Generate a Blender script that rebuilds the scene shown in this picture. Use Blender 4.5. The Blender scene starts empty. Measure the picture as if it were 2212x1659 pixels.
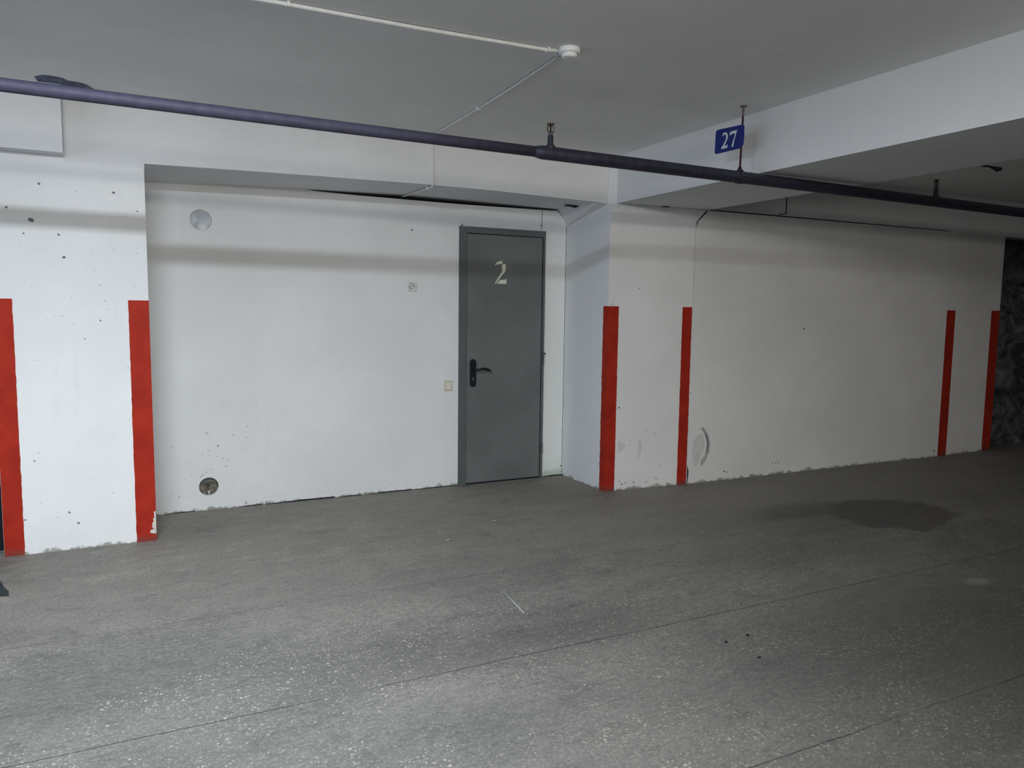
import bpy, bmesh, math, random
from mathutils import Vector, Matrix
random.seed(7)
S = bpy.context.scene
COL = S.collection

# ------------------------------------------------------------------ node helper
class Mat:
    def __init__(s, name):
        s.m = bpy.data.materials.new(name); s.m.use_nodes = True
        s.nt = s.m.node_tree; s.n = s.nt.nodes; s.l = s.nt.links
        s.b = s.n['Principled BSDF']
        s.pos = s.n.new('ShaderNodeNewGeometry').outputs['Position']
        s.sep = s.n.new('ShaderNodeSeparateXYZ'); s.l.new(s.pos, s.sep.inputs[0])
        s.X, s.Y, s.Z = s.sep.outputs
    def _in(s, sock, v):
        if isinstance(v, (int, float)): sock.default_value = v
        elif isinstance(v, tuple): sock.default_value = v if len(v) == 4 or sock.type == 'VECTOR' else v + (1,)
        else: s.l.new(v, sock)
    def math(s, op, a, b=0.0, c=None, clamp=False):
        n = s.n.new('ShaderNodeMath'); n.operation = op; n.use_clamp = clamp
        s._in(n.inputs[0], a); s._in(n.inputs[1], b)
        if c is not None: s._in(n.inputs[2], c)
        return n.outputs[0]
    def scale(s, v, vec=None):
        n = s.n.new('ShaderNodeVectorMath'); n.operation = 'MULTIPLY'
        s.l.new(vec or s.pos, n.inputs[0]); n.inputs[1].default_value = v
        return n.outputs[0]
    def noise(s, sc, det=3, rough=.5, vec=None, dist=0.0):
        n = s.n.new('ShaderNodeTexNoise'); n.inputs['Scale'].default_value = sc
        n.inputs['Detail'].default_value = det; n.inputs['Roughness'].default_value = rough
        n.inputs['Distortion'].default_value = dist
        s.l.new(vec or s.pos, n.inputs['Vector']); return n.outputs['Fac']
    def voro(s, sc, vec=None, out='Distance', rnd=1.0):
        n = s.n.new('ShaderNodeTexVoronoi'); n.inputs['Scale'].default_value = sc
        n.inputs['Randomness'].default_value = rnd
        s.l.new(vec or s.pos, n.inputs['Vector']); return n.outputs[out]
    def step(s, v, a, b, lo=0.0, hi=1.0):
        n = s.n.new('ShaderNodeMapRange'); n.interpolation_type = 'SMOOTHSTEP'
        s._in(n.inputs['Value'], v); s._in(n.inputs['From Min'], a); s._in(n.inputs['From Max'], b)
        n.inputs['To Min'].default_value = lo; n.inputs['To Max'].default_value = hi
        return n.outputs['Result']
    def mix(s, f, a, b, mode='MIX'):
        n = s.n.new('ShaderNodeMix'); n.data_type = 'RGBA'; n.blend_type = mode
        s._in(n.inputs['Factor'], f); s._in(n.inputs['A'] if False else n.inputs[6], a); s._in(n.inputs[7], b)
        return n.outputs[2]
    def color(s, c): s._in(s.b.inputs['Base Color'], c)
    def rough(s, r): s._in(s.b.inputs['Roughness'], r)
    def spec(s, v): s.b.inputs['Specular IOR Level'].default_value = v
    def bump(s, h, st=.2, d=.01):
        n = s.n.new('ShaderNodeBump'); n.inputs['Strength'].default_value = st; n.inputs['Distance'].default_value = d
        s.l.new(h, n.inputs['Height']); s.l.new(n.outputs[0], s.b.inputs['Normal'])

def simple(name, c, r=.6, metal=0.0, var=.08, sc=30.0, spec=.3, bump=0.0):
    M = Mat(name)
    k = M.step(M.noise(sc, 3), .3, .7)
    M.color(M.mix(k, tuple(x*(1-var) for x in c), tuple(min(1, x*(1+var)) for x in c)))
    M.rough(r); M.spec(spec); M.b.inputs['Metallic'].default_value = metal
    if bump: M.bump(M.noise(sc*3, 4), bump, .004)
    return M.m

def wall_mat(name, base=(.80, .81, .82), dirt=1.0, green=False, dim=None, base_h=.05):
    M = Mat(name)
    n1 = M.noise(1.3, 4, .55); n2 = M.noise(9, 4, .6); n3 = M.noise(160, 2)
    c = M.mix(M.step(n1, .35, .68), tuple(x*.93 for x in base), base)
    c = M.mix(M.step(n2, .30, .75, 0, .35), c, tuple(x*.93 for x in base))
    # faint streaks and dust specks in the paint
    st = M.noise(1.0, 4, .6, M.scale((18, 18, 1.2)))
    c = M.mix(M.step(st, .55, .8, 0, .25), c, tuple(x*.86 for x in base))
    sp = M.math('MULTIPLY', M.step(M.voro(26), .045, .02), M.step(M.noise(2.1, 2), .52, .66))
    c = M.mix(M.math('MULTIPLY', sp, .45), c, (.25, .25, .25))
    # grime along the floor
    h = M.math('ADD', M.math('MULTIPLY', M.noise(14, 5, .7), .13), M.math('MULTIPLY', M.noise(55, 4, .7), .05))
    e = M.math('SUBTRACT', M.Z, h)
    g = M.step(e, -.072, -.092)
    c = M.mix(M.math('MULTIPLY', g, .75*dirt), c, (.22, .215, .18))
    g2 = M.math('MULTIPLY', M.step(M.Z, .25, 0), M.step(M.noise(22, 5, .75), .54, .7))
    c = M.mix(M.math('MULTIPLY', g2, .16*dirt), c, (.40, .41, .38))
    if green:
        r = M.math('MULTIPLY', M.step(M.X, 3.05, 3.09), M.step(M.math('SUBTRACT', M.Z, M.math('MULTIPLY', M.noise(20, 4), .08)), .04, -.02))
        c = M.mix(M.math('MULTIPLY', r, .8), c, (.16, .24, .17))
        r = M.math('MULTIPLY', M.step(M.X, 3.05, 3.07), M.step(M.Z, .17, .14))
        c = M.mix(M.math('MULTIPLY', r, .3), c, (.62, .72, .64))
        fg = M.math('MULTIPLY', M.step(M.X, 3.05, 3.08), M.step(M.Z, 2.6, .6))
        c = M.mix(M.math('MULTIPLY', fg, .35), c, (.74, .80, .76))
    M.color(c); M.rough(.75); M.spec(.25)
    M.bump(M.math('ADD', n3, M.math('MULTIPLY', n2, 3.0)), .12, .004)
    return M.m

m_wall = wall_mat('white_paint')
m_back = wall_mat('white_paint_alcove', green=True, base=(.79, .81, .83))
m_beam = wall_mat('white_paint_beam', base=(.77, .78, .80), dirt=0)
m_ceil = wall_mat('ceiling_paint', base=(.83, .83, .825), dirt=0)
m_side = wall_mat('plain_wall_paint', base=(.14, .14, .14))
m_chip = simple('paint_pit', (.20, .20, .23), .9)
m_chip2 = simple('scuff_dark', (.16, .16, .18), .9)
m_smudge = simple('grey_smudge', (.66, .66, .67), .9, var=.05, sc=12)
m_smudge2 = simple('grey_scrape', (.44, .44, .45), .9, var=.18, sc=25)
m_patch = simple('dark_ceiling_patch', (.17, .19, .26), .9, var=.35, sc=40)
m_chipsoft = simple('faint_scuff', (.36, .36, .38), .9)
m_void = simple('dark_gap', (.012, .016, .03), .9)
m_peel = simple('bare_plaster', (.62, .60, .58), .9, var=.15, sc=80)

def red_mat():
    M = Mat('red_paint')
    n = M.noise(7, 5, .6); n2 = M.noise(70, 3)
    c = M.mix(M.step(n, .3, .7), (.36, .032, .018), (.45, .042, .022))
    c = M.mix(M.step(n2, .62, .75, 0, .25), c, (.25, .04, .03))
    e = M.math('SUBTRACT', M.Z, M.math('MULTIPLY', M.noise(40, 5, .7), .06))
    c = M.mix(M.step(e, .03, -.03, 0, .6), c, (.17, .08, .07))
    M.color(c); M.rough(.6); M.spec(.2); M.bump(n2, .15, .003)
    return M.m
m_red = red_mat()

def floor_mat():
    M = Mat('concrete_floor')
    st = M.scale((1.0, 1.9, 1.0))
    n1 = M.noise(.9, 6, .62, st, .3); n2 = M.noise(4.5, 6, .68, st, .5); n3 = M.noise(75, 4, .75); n4 = M.noise(.6, 3, .5); n5 = M.noise(17, 5, .7, st)
    c = M.mix(M.step(n1, .34, .66), (.165, .163, .151), (.268, .254, .232))
    c = M.mix(M.step(n2, .45, .75, 0, .35), c, (.275, .258, .235))
    c = M.mix(M.step(n2, .48, .28, 0, .6), c, (.112, .112, .106))
    c = M.mix(M.step(n5, .45, .72, 0, .42), c, (.34, .32, .285))
    c = M.mix(M.step(n5, .50, .30, 0, .45), c, (.105, .106, .100))
    n6 = M.noise(38, 4, .7, M.scale((1, 1.6, 1)))
    c = M.mix(M.step(n6, .48, .70, 0, .38), c, (.36, .34, .30))
    c = M.mix(M.step(n6, .48, .28, 0, .38), c, (.095, .095, .09))
    c = M.mix(M.step(n4, .5, .72, 0, .3), c, (.19, .185, .18))
    # light falloff painted in: darker near the camera and right, paler by the wall
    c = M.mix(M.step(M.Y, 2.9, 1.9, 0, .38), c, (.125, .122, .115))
    c = M.mix(M.math('MULTIPLY', M.step(M.X, .9, -.1), M.step(M.Y, 3.5, 2.9)), c, M.mix(.32, c, (.10, .10, .095)))
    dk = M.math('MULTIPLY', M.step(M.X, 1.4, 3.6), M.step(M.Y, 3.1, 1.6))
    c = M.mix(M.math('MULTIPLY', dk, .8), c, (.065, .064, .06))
    far_light = M.math('MULTIPLY', M.step(M.Y, 2.9, 4.6), M.step(n2, .3, .6, .5, 1))
    c = M.mix(M.math('MULTIPLY', far_light, .6), c, (.41, .385, .34))
    far = M.step(M.Y, 3.7, 4.4)
    pal = M.math('MULTIPLY', M.step(M.noise(3.6, 8, .78, M.scale((1, 2.0, 1)), .25), .50, .66), far)
    pal = M.math('MULTIPLY', M.math('MULTIPLY', pal, M.step(M.noise(26, 5, .8, M.scale((1, 2.2, 1))), .40, .58)), M.step(M.X, 3.0, 1.2, .15, 1))
    c = M.mix(M.math('MULTIPLY', pal, .55), c, (.56, .54, .49))
    n7 = M.noise(170, 3, .8)
    c = M.mix(M.math('MULTIPLY', M.step(n7, .42, .68), .40), c, (.10, .098, .09))
    c = M.mix(M.math('MULTIPLY', M.step(n7, .45, .28), .35), c, (.42, .40, .36))
    c = M.mix(M.math('MULTIPLY', M.step(n3, .42, .70), .50), c, (.095, .094, .088))
    c = M.mix(M.math('MULTIPLY', M.step(n3, .45, .27), .45), c, (.40, .38, .34))
    # exposed aggregate chips
    w = M.n.new('ShaderNodeVectorMath'); w.operation = 'ADD'
    wn = M.n.new('ShaderNodeTexNoise'); wn.inputs['Scale'].default_value = 60; M.l.new(M.pos, wn.inputs['Vector'])
    ws = M.n.new('ShaderNodeVectorMath'); ws.operation = 'SCALE'; ws.inputs['Scale'].default_value = .016
    M.l.new(wn.outputs['Color'], ws.inputs[0]); M.l.new(M.pos, w.inputs[0]); M.l.new(ws.outputs[0], w.inputs[1])
    wv = w.outputs[0]
    by = M.math('ABSOLUTE', M.math('SUBTRACT', M.Y, 2.85)); bx = M.math('ABSOLUTE', M.math('SUBTRACT', M.X, 1.2))
    band = M.math('MULTIPLY', M.step(by, .42, .08), M.step(bx, 1.3, .5))
    reg = M.math('MULTIPLY', M.step(M.math('ADD', M.noise(1.4, 5, .65, st), M.math('MULTIPLY', band, .2)), .44, .62), M.step(M.Y, 4.3, 3.0))
    c = M.mix(M.math('MULTIPLY', M.math('MULTIPLY', band, reg), .3), c, (.11, .106, .10))
    def chips(sc, size, keep, amt, shade_split):
        col = M.voro(sc, wv, 'Color'); cs = M.n.new('ShaderNodeSeparateColor'); M.l.new(col, cs.inputs[0])
        thr = M.math('MULTIPLY', M.math('ADD', cs.outputs[0], .35), size)
        k = M.math('MULTIPLY', M.step(M.math('SUBTRACT', M.voro(sc, wv), thr), .04, -.03),
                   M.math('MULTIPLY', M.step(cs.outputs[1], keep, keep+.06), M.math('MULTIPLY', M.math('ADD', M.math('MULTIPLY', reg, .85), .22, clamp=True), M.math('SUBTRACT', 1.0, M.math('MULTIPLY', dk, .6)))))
        tone = M.mix(M.step(cs.outputs[2], shade_split-.04, shade_split+.04), (.075, .075, .072), M.mix(cs.outputs[0], (.42, .375, .285), (.50, .465, .385)))
        return M.math('MULTIPLY', k, amt), tone
    for a_ in ((58, .25, .55, .6, .25), (100, .30, .45, .5, .45), (33, .13, .84, .6, .05)):
        k, tone = chips(*a_); c = M.mix(k, c, tone)
    # dried wet patch
    wob = M.math('MULTIPLY', M.math('SUBTRACT', M.noise(3.0, 4, .6), .5), 1.1)
    def ell(cx, cy, rx, ry, a, b):
        dx = M.math('DIVIDE', M.math('SUBTRACT', M.X, cx), rx); dy = M.math('DIVIDE', M.math('SUBTRACT', M.Y, cy), ry)
        d = M.math('SQRT', M.math('ADD', M.math('MULTIPLY', dx, dx), M.math('MULTIPLY', dy, dy)))
        return M.step(M.math('ADD', d, wob), a, b)
    s1 = ell(4.83, 3.52, .50, .36, 1.10, .92); s2 = ell(4.25, 3.86, .42, .17, 1.5, .5); s3 = ell(4.1, 3.55, .55, .3, 1.6, .4)
    c = M.mix(M.math('MULTIPLY', s1, .62), c, (.085, .080, .078))
    c = M.mix(M.math('MULTIPLY', s2, .45), c, (.095, .09, .088))
    c = M.mix(M.math('MULTIPLY', s3, .25), c, (.10, .10, .10))
    s5 = ell(4.0, 2.40, .07, .035, 1.7, .6)
    c = M.mix(M.math('MULTIPLY', s5, .28), c, (.40, .39, .37))
    # tyre-worn darker bands
    s4 = ell(1.7, 2.75, .75, .16, 1.6, .4)
    c = M.mix(M.math('MULTIPLY', s4, .25), c, (.11, .105, .098))
    # sawn joints about a metre apart, running along the wall
    for yj, a in ((1.664, .8), (2.65, .8), (3.60, .45), (4.45, .25)):
        d = M.math('ABSOLUTE', M.math('SUBTRACT', M.math('ADD', M.Y, M.math('MULTIPLY', M.math('SUBTRACT', M.noise(1.6, 5, .7), .5), .03)), yj))
        k = M.math('MULTIPLY', M.step(d, .0042, .0015), M.step(M.noise(2.3, 3), .36, .48, .25, 1))
        c = M.mix(M.math('MULTIPLY', k, a), c, (.045, .045, .045))
    # darkening close to the wall foot
    M.color(c); M.rough(M.step(n2, .3, .7, .55, .8)); M.spec(.35)
    M.bump(M.math('ADD', M.noise(220, 3), M.math('MULTIPLY', n3, 1.5)), .25, .004)
    return M.m
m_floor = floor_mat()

def pipe_mat():
    M = Mat('pipe_paint')
    n = M.noise(24, 4); 
    M.color(M.mix(M.step(n, .35, .7), (.026, .026, .046), (.042, .042, .068)))
    M.rough(.5); M.spec(.5); M.bump(M.noise(90, 3), .15, .003)
    return M.m
m_pipe = pipe_mat()
m_pipe_lit = simple('lit_pipe_paint', (.070, .068, .105), .62, var=.12, sc=24, spec=.4)  # pipe paint made lighter and bluer to carry the light at the left
m_rod = simple('red_brown_rod', (.05, .016, .022), .6)
m_white = simple('white_plastic', (.80, .81, .82), .4, var=.02)
m_conduit = simple('white_conduit', (.72, .72, .72), .5, var=.04)
m_anchor = simple('grey_anchor', (.16, .155, .15), .7)
m_rodgrey = simple('dull_rod', (.42, .43, .42), .6)
m_cream = simple('cream_plastic', (.62, .60, .52), .4, var=.03)
m_cream2 = simple('cream_plastic_key', (.72, .71, .65), .35, var=.02)
m_socket = simple('painted_over_plastic', (.66, .68, .68), .6, var=.05)
m_grey = simple('shadow_grey_slot', (.16, .17, .17), .8)
m_door = simple('grey_door_paint', (.175, .190, .192), .55, var=.07, sc=3, spec=.35)
m_dframe = simple('grey_frame_paint', (.130, .148, .155), .55, var=.06, sc=6)
m_black = simple('black_handle', (.014, .016, .026), .38, spec=.5)
m_chrome = simple('worn_metal', (.22, .22, .21), .35, metal=.8, var=.25, sc=200)
m_brass = simple('dull_brass', (.14, .125, .085), .45, metal=.6, var=.3, sc=200)
m_number = simple('pale_number_paint', (.66, .70, .60), .6, var=.05)
m_blue = simple('blue_enamel', (.022, .04, .22), .4, var=.05)
m_digit = simple('white_enamel', (.68, .74, .76), .5, var=.04)
m_tar = simple('dark_patch', (.055, .07, .07), .8, var=.3, sc=60, bump=.4)
m_crumb = simple('dark_crumb', (.025, .022, .025), .8)
m_pale = simple('pale_crumb', (.46, .46, .44), .8)
m_sack = simple('grey_sacking', (.30, .30, .29), .9, var=.5, sc=50, bump=.6)
m_crate = simple('dark_crate', (.02, .022, .03), .8)

def plug_mat(name, a, b, c3, sc):
    M = Mat(name)
    n = M.noise(sc, 5, .65, dist=.5); n2 = M.noise(sc*.45, 3)
    c = M.mix(M.step(n, .38, .62), a, b)
    c = M.mix(M.step(n2, .54, .62), c, c3)
    M.color(c); M.rough(.9); M.bump(n, .8, .02); return M.m
m_plug_top = plug_mat('old_plaster_fill', (.46, .50, .55), (.62, .65, .69), (.78, .80, .83), 16)
m_plug_low = plug_mat('crumbling_fill', (.10, .095, .07), (.27, .26, .22), (.19, .21, .20), 30)

def sheet_mat():
    M = Mat('dark_rough_render')
    v = M.scale((1.0, 1.0, 1.4))
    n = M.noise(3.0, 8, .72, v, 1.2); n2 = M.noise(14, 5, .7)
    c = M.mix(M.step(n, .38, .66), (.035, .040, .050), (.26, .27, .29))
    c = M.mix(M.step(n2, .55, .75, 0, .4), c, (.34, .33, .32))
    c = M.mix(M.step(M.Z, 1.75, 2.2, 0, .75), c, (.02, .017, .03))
    M.color(c); M.rough(.9); M.bump(n, .9, .05); return M.m
m_sheet = sheet_mat()

# ------------------------------------------------------------------ mesh helpers
def link(name, bm, mats, parent=None, smooth=False, normals=True):
    if normals: bmesh.ops.recalc_face_normals(bm, faces=bm.faces)
    me = bpy.data.meshes.new(name); bm.to_mesh(me); bm.free()
    for m in (mats if isinstance(mats, (list, tuple)) else [mats]): me.materials.append(m)
    o = bpy.data.objects.new(name, me); COL.objects.link(o)
    if parent is not None:
        o.parent = parent
        o.matrix_parent_inverse = Matrix.Translation(-parent.location)
    if smooth:
        for p in me.polygons: p.use_smooth = True
    return o
def tag(o, label=None, cat=None, group=None, kind=None):
    if label: o['label'] = label
    if cat: o['category'] = cat
    if group: o['group'] = group
    if kind: o['kind'] = kind
    return o
def thing(name, loc, label, cat, group=None, kind=None):
    o = bpy.data.objects.new(name, None); COL.objects.link(o); o.location = loc; o.empty_display_size = .05
    return tag(o, label, cat, group, kind)
def face(bm, pts, mi=0):
    f = bm.faces.new([bm.verts.new(p) for p in pts]); f.material_index = mi; return f
def box(bm, a, b, mi=0):
    x0, y0, z0 = a; x1, y1, z1 = b
    v = [bm.verts.new(p) for p in ((x0,y0,z0),(x1,y0,z0),(x1,y1,z0),(x0,y1,z0),(x0,y0,z1),(x1,y0,z1),(x1,y1,z1),(x0,y1,z1))]
    for q in ((0,3,2,1),(4,5,6,7),(0,1,5,4),(1,2,6,5),(2,3,7,6),(3,0,4,7)):
        f = bm.faces.new([v[i] for i in q]); f.material_index = mi
    return v
def prism_xy(bm, pts, z0, z1, mi=0):
    a = [bm.verts.new((x, y, z0)) for x, y in pts]; b = [bm.verts.new((x, y, z1)) for x, y in pts]
    n = len(pts)
    fs = [bm.faces.new(a[::-1]), bm.faces.new(b)] + [bm.faces.new((a[i], a[(i+1) % n], b[(i+1) % n], b[i])) for i in range(n)]
    for f in fs: f.material_index = mi
def extrude_poly(bm, pts, off, mi=0):
    off = Vector(off)
    a = [bm.verts.new(p) for p in pts]; b = [bm.verts.new(Vector(p)+off) for p in pts]; n = len(pts)
    fs = [bm.faces.new(a), bm.faces.new(b[::-1])] + [bm.faces.new((a[i], b[i], b[(i+1) % n], a[(i+1) % n])) for i in range(n)]
    for f in fs: f.material_index = mi
def bevel(bm, w, seg=2):
    bmesh.ops.bevel(bm, geom=bm.edges[:], offset=w, segments=seg, affect='EDGES', profile=.5)
def tube(bm, pts, r, seg=12, mi=0, caps=True):
    """swept round bar along pts; r a number or a list per point"""
    pts = [Vector(p) for p in pts]; rs = r if isinstance(r, (list, tuple)) else [r]*len(pts)
    rings = []; up = None
    for i, p in enumerate(pts):
        t = (pts[min(i+1, len(pts)-1)] - pts[max(i-1, 0)]).normalized()
        if up is None:
            up = Vector((0, 0, 1)) if abs(t.z) < .9 else Vector((1, 0, 0))
        s = t.cross(up).normalized(); up = s.cross(t).normalized()
        rings.append([bm.verts.new(p + (s*math.cos(a) + up*math.sin(a))*rs[i]) for a in [2*math.pi*k/seg for k in range(seg)]])
    for a, b in zip(rings, rings[1:]):
        for k in range(seg):
            f = bm.faces.new((a[k], a[(k+1) % seg], b[(k+1) % seg], b[k])); f.material_index = mi; f.smooth = True
    if caps:
        for q in (rings[0][::-1], rings[-1]):
            f = bm.faces.new(q); f.material_index = mi
def lathe(bm, prof, center, axis='Z', seg=32, mi=0):
    cx, cy, cz = center; rings = []
    for r, h in prof:
        ring = []
        for k in range(seg):
            a = 2*math.pi*k/seg; c, s = r*math.cos(a), r*math.sin(a)
            ring.append(bm.verts.new((cx+c, cy+s, cz+h) if axis == 'Z' else (cx+c, cy+h, cz+s)))
        rings.append(ring)
    for a, b in zip(rings, rings[1:]):
        for k in range(seg):
            f = bm.faces.new((a[k], a[(k+1) % seg], b[(k+1) % seg], b[k])); f.material_index = mi
    if prof[0][0] > 1e-6: bm.faces.new(rings[0][::-1]).material_index = mi
    if prof[-1][0] > 1e-6: bm.faces.new(rings[-1]).material_index = mi
def blob(bm, x, z, r, yf, mi, rnd, n=8, stretch=1.0, ang=0.0):
    """small irregular paint pit on a wall face; yf(x) gives the wall plane"""
    pts = []
    for k in range(n):
        a = 2*math.pi*k/n; rr = r*rnd.uniform(.7, 1.2)
        dx, dz = rr*math.cos(a)*stretch, rr*math.sin(a)
        px, pz = x+dx*math.cos(ang)-dz*math.sin(ang), z+dx*math.sin(ang)+dz*math.cos(ang)
        pts.append((px, yf(px)-.0008, pz))
    face(bm, pts, mi)
def ragged(x, z0, z1, n, amp, rnd):
    return [(x + (rnd.uniform(-amp, amp) if 0 < i < n else 0), z0+(z1-z0)*i/n) for i in range(n+1)]

CEIL = 2.595
# ------------------------------------------------------------------ setting: floor, ceiling, walls
bm = bmesh.new(); face(bm, [(-6, -6, 0), (12, -6, 0), (12, 6.2, 0), (-6, 6.2, 0)])
rnd = random.Random(3)
def crack(bm, pts, w, mi):
    pts = [Vector(p) for p in pts]; L = []; R = []
    for i, p in enumerate(pts):
        t = (pts[min(i+1, len(pts)-1)]-pts[max(i-1, 0)]).normalized(); s = Vector((t.y, -t.x, 0))*w/2
        L.append(p+s); R.append(p-s)
    face(bm, L+R[::-1], mi)
crack(bm, [(1.652, 2.825, .0006), (1.648, 2.74, .0006), (1.642, 2.652, .0006)], .006, 1)
crack(bm, [(1.70, 2.95, .0006), (1.655, 2.83, .0006)], .003, 1)
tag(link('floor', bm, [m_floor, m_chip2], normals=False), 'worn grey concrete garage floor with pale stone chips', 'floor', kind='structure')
bm = bmesh.new(); face(bm, [(-6, -6, CEIL), (-6, 6.2, CEIL), (12, 6.2, CEIL), (12, -6, CEIL)])
face(bm, [(x, y, CEIL-.001) for x, y, z in [(-0.43, 4.751, 2.594), (-0.389, 4.699, 2.594), (-0.347, 4.69, 2.594), (-0.299, 4.71, 2.594), (-0.274, 4.751, 2.594), (-0.224, 4.755, 2.594), (-0.189, 4.791, 2.594), (-0.162, 4.858, 2.594), (-0.239, 4.901, 2.594), (-0.313, 4.895, 2.594), (-0.386, 4.899, 2.594), (-0.423, 4.84, 2.594)]], 1)
tag(link('ceiling', bm, [m_ceil, m_patch], normals=False), 'white painted concrete slab ceiling above the parking bay', 'ceiling', kind='structure')
bm = bmesh.new(); face(bm, [(-6, -6, 0), (-6, -6, CEIL), (12, -6, CEIL), (12, -6, 0)])
tag(link('wall_rear', bm, m_side), 'plain grey wall on the far side of the garage lane', 'wall', kind='structure')
bm = bmesh.new(); face(bm, [(-6, -6, 0), (-6, 6.2, 0), (-6, 6.2, CEIL), (-6, -6, CEIL)])
tag(link('wall_left', bm, m_side), 'plain grey end wall beyond the left pillar', 'wall', kind='structure')
bm = bmesh.new(); face(bm, [(12, -6, 0), (12, -6, CEIL), (12, 6.2, CEIL), (12, 6.2, 0)])
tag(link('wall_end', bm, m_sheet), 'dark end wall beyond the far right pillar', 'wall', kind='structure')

# alcove wall: front face with two round openings and a doorway cut in it, lower than the soffit on the right
YB = 5.56
HOLES = [(.4165, 1.994, .0685), (.422, .1665, .0635)]
DX0, DX1, DZ = 2.292, 3.056, 2.064
bm = bmesh.new()
out = [(.06, 0), (DX0+.005, 0), (DX0+.005, DZ), (DX1-.005, DZ), (DX1-.005, 0), (3.275, 0), (3.275, 2.118), (3.18, 2.243), (2.98, 2.240), (2.60, 2.236), (2.32, 2.234),
       (1.95, 2.236), (1.83, 2.237), (1.5, 2.239), (1.18, 2.246), (1.10, 2.255), (.06, 2.23)]
def loop(pts):
    vs = [bm.verts.new((x, YB, z)) for x, z in pts]
    return [bm.edges.new((vs[i], vs[(i+1) % len(vs)])) for i in range(len(vs))], vs
edges, vo = loop(out); rims = []
for hx, hz, hr in HOLES:
    e, v = loop([(hx+hr*math.cos(2*math.pi*k/40), hz+hr*math.sin(2*math.pi*k/40)) for k in range(40)])
    edges += e; rims.append(v)
bmesh.ops.triangle_fill(bm, edges=edges, use_beauty=True)
for f in bm.faces:
    if f.normal.y > 0: f.normal_flip()
for v in rims:   # thickness of the wall inside each opening
    w = [bm.verts.new((p.co.x, YB+.10, p.co.z)) for p in v]
    for k in range(40): bm.faces.new((v[k], w[k], w[(k+1) % 40], v[(k+1) % 40]))
top = vo[6:]
tw = [bm.verts.new((p.co.x, YB+.12, p.co.z)) for p in top]
for k in range(len(top)-1): bm.faces.new((top[k], top[k+1], tw[k+1], tw[k]))
dj = vo[1:5]; dw = [bm.verts.new((p.co.x, YB+.12, p.co.z)) for p in dj]
for k in range(3): bm.faces.new((dj[k], dj[k+1], dw[k+1], dw[k]))
yb = lambda x: YB
for x, z, r in [(1.904, 2.012, 0.0084), (0.523, 0.747, 0.0039), (0.747, 0.721, 0.0052), (0.417, 0.542, 0.0052), (0.685, 0.575, 0.0052), (0.586, 0.518, 0.0042), (0.487, 0.448, 0.0077), (0.386, 0.401, 0.0052), (0.425, 0.418, 0.0042), (0.481, 0.375, 0.0048), (0.517, 0.357, 0.0052), (0.537, 0.301, 0.0065), (0.439, 0.283, 0.0045), (0.408, 0.269, 0.0055), (0.385, 0.252, 0.0065), (0.37, 0.24, 0.0065), (0.674, 0.496, 0.0052), (0.547, 0.462, 0.0039), (0.666, 0.412, 0.0035), (0.197, 0.463, 0.0048), (0.74, 0.519, 0.0035), (0.756, 0.609, 0.0035), (1.057, 0.082, 0.0045), (0.19, 0.134, 0.0042), (0.569, 0.106, 0.0039), (0.231, 0.113, 0.0048), (0.308, 0.252, 0.0042), (0.316, 0.335, 0.0039), (0.556, 0.346, 0.0042), (0.704, 0.604, 0.0032), (0.269, 0.233, 0.0039), (3.278, 1.914, 0.0048), (3.269, 1.886, 0.0039), (3.266, 1.666, 0.0039), (3.276, 1.515, 0.0039), (3.266, 1.419, 0.0039), (3.271, 0.988, 0.0045), (3.26, 0.656, 0.0045), (3.266, 0.622, 0.0039), (3.264, 0.459, 0.0045), (3.257, 0.378, 0.0045), (3.261, 0.294, 0.0042), (3.253, 0.083, 0.0081), (3.262, 0.033, 0.0048), (2.317, 2.075, 0.0097), (3.018, 2.113, 0.0071), (3.012, 2.177, 0.0039)]:
    if x < 1.6 and z < 1.0: blob(bm, x, z, r*.62, yb, 3, rnd, stretch=rnd.uniform(1.3, 2.6), ang=rnd.uniform(.3, 1.0))
    else: blob(bm, x, z, r, yb, 1, rnd)
# hairline joint at the right-hand corner and above the door
for (xa, za, xb, zb, w) in ((3.263, 2.12, 3.263, 0.02, .0035), (3.031, 2.235, 3.029, 2.08, .004)):
    face(bm, [(xa-w/2, YB-.001, za), (xa+w/2, YB-.001, za), (xb+w/2, YB-.001, zb), (xb-w/2, YB-.001, zb)], 2)
# dark open joint along the floor
for xa, xb, h in ((.60, .78, .006), (.80, 1.30, .010), (1.32, 1.50, .006), (1.55, 1.90, .008), (1.9, 2.29, .006), (3.06, 3.27, .010), (.13, .33, .005)):
    face(bm, [(xa, YB-.001, 0), (xb, YB-.001, 0), (xb, YB-.001, h*.8), ((xa+xb)/2, YB-.001, h), (xa, YB-.001, h*.3)], 2)
wb = link('wall_back', bm, [m_back, m_chip, m_void, m_chipsoft], normals=False)
tag(wb, 'white alcove wall around the grey door', 'wall', kind='structure')

# recess behind everything (dark cavity) and the bay left of the left pillar
bm = bmesh.new()
face(bm, [(-6, 5.95, 0), (12, 5.95, 0), (12, 5.95, CEIL), (-6, 5.95, CEIL)])
tag(link('wall_cavity', bm, m_void), 'dark cavity behind the open joint over the alcove wall', 'wall', kind='structure')
bm = bmesh.new(); box(bm, (-6, 5.56, 0), (-.70, 5.7, 2.24))
tag(link('wall_far_left', bm, m_side), 'grey wall in the bay left of the left pillar', 'wall', kind='structure')

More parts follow.
